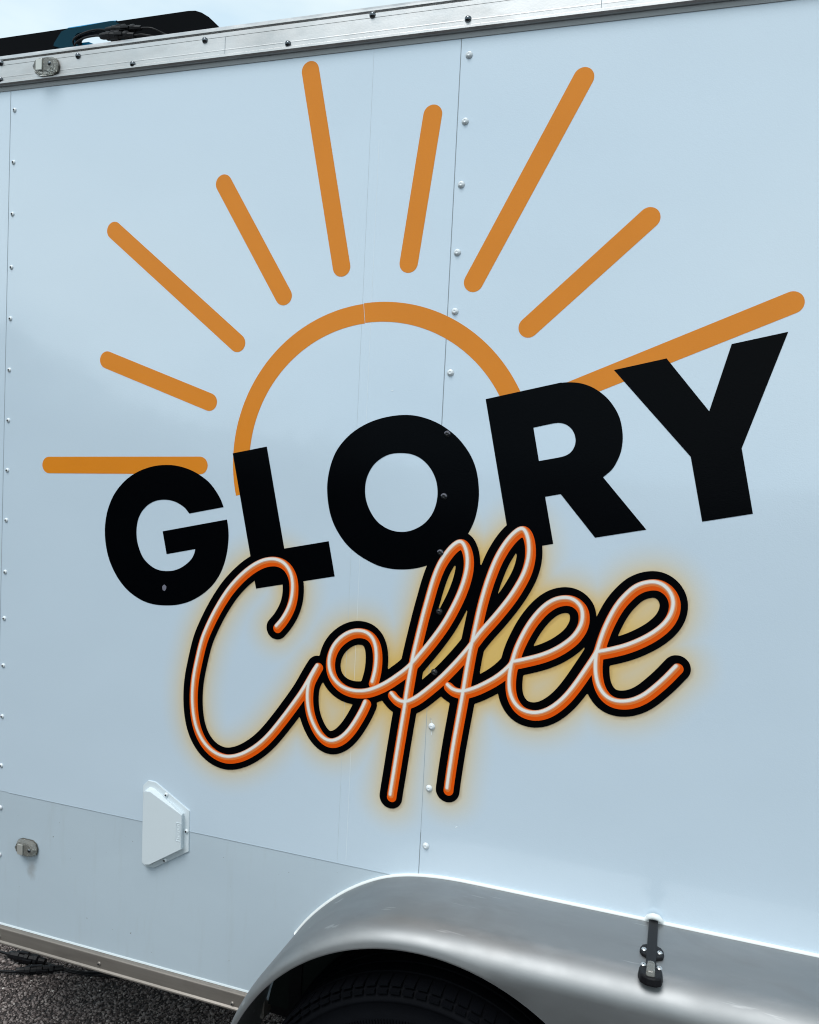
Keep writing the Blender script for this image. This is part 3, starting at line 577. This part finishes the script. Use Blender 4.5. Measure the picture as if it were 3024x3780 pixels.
# ---- wheels
def wheel(cx):
    W_ = bpy.data.objects.new('wheel', None); COL.objects.link(W_); W_.parent = T; W_.location = (cx, -.10, TC[1]); W_.empty_display_size = .1
    pr = [(.19, .085), (.20, .10), (.25, .107), (.31, .102), (.334, .088), (.343, .07), (.345, .0), (.343, -.07), (.334, -.088), (.322, -.098), (.318, -.0985), (.316, -.0965), (.30, -.103), (.262, -.1075), (.258, -.1095), (.254, -.1075), (.235, -.106), (.205, -.100), (.195, -.09), (.19, -.075)]
    ty = link(lathe(pr, 96), 'tyre', tyrem, W_)
    mes = []
    for k in range(84):                       # shoulder lugs over the tread edge
        a = 2*math.pi*k/84; 
        b_ = box(-.0100, .0100, -.088, -.052, .3425, .3462, 0)
        b2 = box(-.0100, .0100, -.0985, -.088, .3335, .3385, 0)
        for m_ in (b_, b2): m_.transform(Matrix.Rotation(a, 4, 'Y')); mes.append(m_)
    for yy in (-.045, -.012, .02, .052):
        mes.append(lathe([(.3445, yy), (.3464, yy+.002), (.3464, yy+.024), (.3445, yy+.026)], 96, smooth=False))
    link(join_me(mes), 'tread', tyrem, ty)
    mes = []
    for k in range(300):                      # fine radial ribbing on the sidewall
        a = 2*math.pi*k/300; m_ = box(-.0009, .0009, -.1080, -.1040, .266, .290, 0); m_.transform(Matrix.Rotation(a, 4, 'Y')); mes.append(m_)
    rb = link(join_me(mes), 'sidewall_rib', tyrem, ty); rb['kind'] = 'stuff'
    link(lathe([(0, -.055), (.05, -.055), (.07, -.04), (.12, -.035), (.165, -.05), (.18, -.075), (.193, -.092), (.196, -.085), (.19, -.0), (.19, .08)], 48), 'rim', rimm, W_)
wheel(TC[0]); wheel(TC2[0])
link(box(TC[0]-.03, TC[0]+.03, 0.02, 2.0, .31, .37), 'axle', dark, T); link(box(TC2[0]-.03, TC2[0]+.03, 0.02, 2.0, .31, .37), 'axle', dark, T)

# ---- vent cover
VC = link(prism(VPLATE, .0, -.0035, .0008), 'vent_cover', plastic_w, T)
link(prism(VBASE, -.003, -.017, .0006, VFACE), 'vent_hood', plastic_w, VC)
for x, z in VRIV:
    o = link(dome(.0052, .0038, 14), 'screw', cap_w, VC); o.location = (x, -.004, z); link(pit, 'screw_slot', hole, o)
lx = [p[0] for p in VLOGO]; lz = [p[1] for p in VLOGO]
cxl, czl, hw, hh = sum(lx)/4, sum(lz)/4, .0062, .0215
mes = [box(cxl-hw, cxl+hw, -.0178, -.0168, czl+hh-.0008, czl+hh), box(cxl-hw, cxl+hw, -.0178, -.0168, czl-hh, czl-hh+.0008), box(cxl-hw, cxl-hw+.0008, -.0178, -.0168, czl-hh+.0008, czl+hh-.0008), box(cxl+hw-.0008, cxl+hw, -.0178, -.0168, czl-hh+.0008, czl+hh-.0008)]
for k in range(7):
    zq = czl-hh+.005+k*.0055; mes.append(box(cxl-.003, cxl+.003, -.0176, -.0168, zq, zq+.0008)); mes.append(box(cxl+(-.003 if k % 2 else .0022), cxl+(-.0022 if k % 2 else .003), -.0176, -.0168, zq+.0008, zq+.004))
link(join_me(mes), 'embossed_badge', plastic_w, VC)

# ---- clear marker lamps
def lamp(x, z, y, sx, lit_left=True, flip=1):
    o = bpy.data.objects.new('marker_lamp', None); COL.objects.link(o); o.parent = T; o.location = (x, y, z); o.empty_display_size = .05
    pl = [(-sx, 0), (-sx*.8, .016), (-sx*.45, .0215), (sx*.5, .0215), (sx*.85, .015), (sx, .002), (sx*.92, -.013), (sx*.5, -.0205), (-sx*.4, -.0205), (-sx*.85, -.012)]
    pi_ = [(p[0]*.78, p[1]*.72) for p in pl]
    link(prism([(p[0]*.99, p[1]*.98) for p in pl], -.001, -.004, .0006), 'lamp_base', lensb, o)
    link(prism(pl, -.0045, -.016, .0012, pi_), 'lamp_lens', lens, o)
    link(box(-sx*.45, sx*.02, -.0200, -.0165, -.0125, .0130, .001), 'lamp_insert', mat('reflector_foil', (.60, .60, .56), .3, metal=.5), o)
    s = link(dome(.0046, .003, 12), 'lamp_screw', chrome, o); s.location = (sx*.55, -.0165, .001)
    s2 = link(dome(.0040, .003, 12), 'lamp_screw', chrome, o); s2.location = (-sx*.72, -.0130, .001)
lamp(sum(p[0] for p in RAILLIGHT[:10])/10, sum(p[1] for p in RAILLIGHT[:10])/10-.001, -.0125, .036)
lamp(sum(p[0] for p in LLIGHT[:10])/10, sum(p[1] for p in LLIGHT[:10])/10, -.0006, .033)
# ---- black lamp on the fender ledge
FL = bpy.data.objects.new('fender_lamp', None); COL.objects.link(FL); FL.parent = fender; FL.location = (.0, .0, .8065)
def topprism(poly, z0, z1, bev=.0012, inset=1.0):
    cx_ = sum(p[0] for p in poly)/len(poly); cy_ = sum(p[1] for p in poly)/len(poly); n_ = len(poly)
    v_ = [(x, y, z0) for x, y in poly]+[(cx_+(x-cx_)*inset, cy_+(y-cy_)*inset, z1) for x, y in poly]
    f_ = [tuple(range(n_))[::-1], tuple(range(n_, 2*n_))]+[(i, (i+1) % n_, n_+(i+1) % n_, n_+i) for i in range(n_)]
    return bevel_me(from_py(v_, f_), bev)
link(topprism([(-.0050, -.012), (-.0050, -.205), (.0118, -.205), (.0118, -.012)], .0003, .0085, .0016), 'cable_cover', blackp, fender).location = (0, 0, .8065)
c1 = .0035
hexa = lambda yc, ln, wd: [(c1-.010, yc+ln), (c1-.017, yc+ln-.005), (c1-.0205, yc+ln*.2), (c1-.0205, yc-ln*.3), (c1-.0165, yc-ln+.004), (c1-.006, yc-ln-.003), (c1+.010, yc-ln-.003), (c1+.0195, yc-ln+.003), (c1+.0215, yc-ln*.2), (c1+.0205, yc+ln*.3), (c1+.016, yc+ln-.004), (c1+.010, yc+ln)]
link(topprism(hexa(-.1135, .0185, .02), .0002, .0060, .0012, .96), 'clamp', blackp, fender).location = (0, 0, .8065)
hd = link(topprism(hexa(-.1900, .0225, .02), .0004, .0150, .0030, .90), 'lamp_housing', blackp, fender); hd.location = (0, 0, .8065); hd.rotation_euler = (.0, 0, 0)
for x, y, z in ((-.0095, -.1155, .0063), (.0170, -.1160, .0063), (-.0085, -.1790, .0155), (.0175, -.1795, .0155)):
    s = link(lathe([(0, .0008), (.0012, .0008), (.0014, .0019), (.0036, .0016), (.0048, 0)], 14, 'Z'), 'screw', screwm, fender); s.location = (x, y, .8065+z)
    p = link(lathe([(0, .0021), (.0013, .0019)], 8, 'Z'), 'screw_slot', hole, s)
gl = link(topprism([(-.0035, -.176), (-.0045, -.208), (-.0015, -.2115), (.0095, -.2115), (.0120, -.208), (.0110, -.176), (.006, -.172), (.001, -.172)], .0150, .0235, .0026, .80), 'lamp_lens', lens, fender); gl.location = (0, 0, .8065)
gi = link(join_me([box(-.001, .0085, -.207, -.180, .0152, .0175)]), 'lamp_emitter', lensb, fender); gi.location = (0, 0, .8065)
gs = link(flat([[(-.004, -.006), (.002, -.0075), (.005, -.002), (.0055, .003), (.001, .007), (-.003, .0055), (-.0055, .001)]], -.0021), 'worn_patch', scuff, T)
gs.location = (-1.0995, 0, 1.3397)
# dirt flecks and lifted bits on the film
mes = []
for x, z in ((-.573, 1.795), (-.39, .915)):
    m_ = box(-.0022, .0022, -.0016, -.0008, -.0007, .0007, .0002); m_.transform(Matrix.Translation((x, 0, z)) @ Matrix.Rotation(random.uniform(-.7, .7), 4, 'Y')); mes.append(m_)
fl = link(join_me(mes), 'film_fleck', ridge, T); fl['kind'] = 'stuff'

# ------------------------------------------------------------------ panel lying on the roof edge, with its leads
SP = empty('solar_panel', (-1.35, .06, 2.56), 'black solar panel with teal handle standing on the trailer roof edge', 'solar panel')
def rel(pts, o=(-1.35, 2.56)): return [(p[0]-o[0], p[1]-o[1]) for p in pts]
outl = [(-1.86, 2.575), (-1.90, 2.60), (-1.90, 2.632), (-1.88, 2.6385), (-1.653, 2.6385), (-1.4653, 2.6396), (-1.1247, 2.6405), (-1.1063, 2.6388), (-1.0899, 2.6326), (-1.0713, 2.6211), (-1.0568, 2.6084), (-1.0402, 2.5913), (-1.032, 2.575), (-1.032, 2.50), (-1.60, 2.50), (-1.652, 2.5895)][::-1]
outl = [(-1.86, 2.600), (-1.90, 2.615), (-1.90, 2.632), (-1.88, 2.6385), (-1.653, 2.6388), (-1.4653, 2.6396), (-1.1247, 2.6405), (-1.1063, 2.6388), (-1.0899, 2.6326), (-1.0713, 2.6211), (-1.0568, 2.6084), (-1.0402, 2.5913), (-1.032, 2.570), (-1.032, 2.505), (-1.625, 2.505), (-1.632, 2.575), (-1.6385, 2.5895), (-1.66, 2.600)]
slot = [(-1.4164, 2.6075), (-1.4150, 2.6121), (-1.4087, 2.6166), (-1.40, 2.6175), (-1.3100, 2.6175), (-1.3000, 2.612), (-1.3000, 2.590), (-1.306, 2.5844), (-1.3921, 2.5844), (-1.4080, 2.590), (-1.4150, 2.600)]
slot = [(x-.017, z+.0065) for x, z in slot]
def plate(loops, y0, y1):
    a = flat([rel(l) for l in loops], y0); bm = bmesh.new(); bm.from_mesh(a)
    r_ = bmesh.ops.extrude_face_region(bm, geom=list(bm.faces)); vs = [e for e in r_['geom'] if isinstance(e, bmesh.types.BMVert)]
    bmesh.ops.translate(bm, verts=vs, vec=(0, y1-y0, 0)); bmesh.ops.recalc_face_normals(bm, faces=bm.faces); bm.to_mesh(a); bm.free(); return a
link(plate([outl, slot], -.004, .018), 'panel_back', blacks, SP)
inl = [(-1.4815, 2.5975), (-1.4805, 2.6035), (-1.4600, 2.6280), (-1.4451, 2.6322), (-1.3250, 2.6365), (-1.3100, 2.6355), (-1.2798, 2.6189), (-1.2798, 2.580), (-1.43, 2.580)]
inl = [(x-.012, z+.004) for x, z in inl]
link(plate([inl, slot], -.0075, -.0042), 'handle_frame', teal, SP)
link(plate([[(-1.445, 2.616), (-1.415, 2.6155), (-1.400, 2.609), (-1.385, 2.606), (-1.29, 2.609), (-1.29, 2.570), (-1.445, 2.57)]], .020, .026), 'handle_grip', cyan, SP)
link(box(-.045, .0, .030, .040, -.02, .020), 'handle_backing', mat('white_handle_liner', (.8, .86, .88), .5), SP)
link(plate([[(-1.462, 2.6385), (-1.3265, 2.6395), (-1.318, 2.6425), (-1.335, 2.6435), (-1.455, 2.6418)]], -.003, .015), 'handle_rim', cyan, SP)
def mc4(o, a, b, r_):
    a = Vector(a); b = Vector(b); d = b-a; L_ = d.length; q = d.to_track_quat('Z', 'Y')
    prof = [(0, 0), (r_*.62, 0), (r_*.75, .08), (r_*.75, .18), (r_, .20), (r_, .30), (r_*.86, .32), (r_*.86, .44), (r_*1.02, .46), (r_*1.02, .56), (r_*.8, .58), (r_*.8, .70), (r_, .72), (r_, .80), (r_*.7, .84), (r_*.6, 1.0), (0, 1.0)]
    m1 = lathe([(x, z*L_) for x, z in prof], 10, 'Z', False); m2 = box(-r_*1.15, r_*1.15, -r_*.35, r_*.35, .46*L_, .70*L_, r_*.1)
    m3 = box(-r_*.35, r_*.35, -r_*1.15, r_*1.15, .30*L_, .55*L_, r_*.1)
    j = join_me([m1, m2, m3]); ob = link(j, 'plug', blackp, o); ob.location = a; ob.rotation_mode = 'QUATERNION'; ob.rotation_quaternion = q; return ob
LC = empty('roof_cable', (-1.27, .0, 2.58), 'black cable pair with plug connectors on the top rail beside the teal handle', 'cable')
mc4(LC, (-.045, .018, .021), (.050, .018, .015), .0088); mc4(LC, (-.050, .006, .002), (.040, .008, -.005), .0098)
def lead(o, pts, r_): return link(tube([tuple(p) for p in catmull([np.array(p) for p in pts], False, 6)], r_, 8), 'wire', blackp, o)
lead(LC, [(-.165, .060, .012), (-.150, .034, .018), (-.12, .028, .026), (-.08, .022, .027), (-.043, .018, .021)], .0023)
lead(LC, [(-.165, .060, .006), (-.145, .034, .008), (-.11, .022, .012), (-.07, .012, .008), (-.048, .006, .002)], .0023)
lead(LC, [(.048, .018, .015), (.075, .022, .013), (.10, .034, .004), (.13, .045, -.006)], .0023)
lead(LC, [(.038, .008, -.005), (.06, .012, -.004), (.09, .024, -.008), (.12, .035, -.02)], .0023)

# cable lying on the ground under the trailer's front corner
GC = empty('ground_cable', (-1.865, .435, .0), 'black cable pair with plug connectors lying on the asphalt below the rail', 'cable')
mc4(GC, (-.068, .003, .026), (.058, .020, .022), .0165); mc4(GC, (.005, -.045, .018), (.125, .022, .018), .0125)
lead(GC, [(-.30, .04, .009), (-.20, .022, .012), (-.12, .008, .022), (-.067, .003, .026)], .0040)
lead(GC, [(-.30, -.10, .006), (-.20, -.085, .007), (-.10, -.067, .009), (.006, -.045, .014)], .0040)
lead(GC, [(.057, .020, .018), (.09, .020, .016), (.16, .025, .010), (.25, .05, .006), (.40, .10, .006)], .0034)
lead(GC, [(.123, .022, .016), (.18, .035, .010), (.28, .08, .006), (.40, .16, .006)], .0034)

# ------------------------------------------------------------------ added light blocker: invented leafy row behind the camera, dims low light and reflections
HG = empty('light_blocker', (0, -4.3, 0), 'dark leafy row added out of view to block low light on the trailer side', 'light_blocker')
hz = 1.5
def hh_(x): return hz+1.5/(1+np.exp((x+5)*1.1))
core = join_me([box(x_, x_+1, -.35, .35, 0, float(hh_(x_+.5))-.2) for x_ in range(-15, -1)])
link(core, 'blocker_core', dark, HG)
NL = 26000
cx_ = rng.uniform(-15.2, -.9, NL); u = rng.random(NL); front = u < .62
cy_ = np.where(front, .42+rng.normal(0, .07, NL), rng.uniform(-.5, .5, NL)); cz_ = np.where(front, rng.uniform(0, 1, NL)*hh_(cx_), hh_(cx_)-.08+rng.normal(0, .06, NL))+.10*np.sin(cx_*1.7)*(~front)
nr = rng.normal(0, 1, (NL, 3)); nr /= np.linalg.norm(nr, axis=1)[:, None]; tv = np.cross(nr, rng.normal(0, 1, (NL, 3))); tv /= np.linalg.norm(tv, axis=1)[:, None]; bv = np.cross(nr, tv)
s_ = rng.uniform(.04, .085, NL)[:, None]; C_ = np.stack([cx_, cy_, cz_], 1)
VV = np.stack([C_-tv*s_, C_+bv*s_*.45, C_+tv*s_, C_-bv*s_*.45], 1).reshape(-1, 3)
me = bpy.data.meshes.new('blocker_leaves'); me.vertices.add(len(VV)); me.vertices.foreach_set('co', VV.ravel()); me.loops.add(NL*4); me.loops.foreach_set('vertex_index', np.arange(NL*4))
me.polygons.add(NL); me.polygons.foreach_set('loop_start', np.arange(0, NL*4, 4)); me.update()
lf = link(me, 'blocker_foliage', blockerm, HG); lf['kind'] = 'stuff'
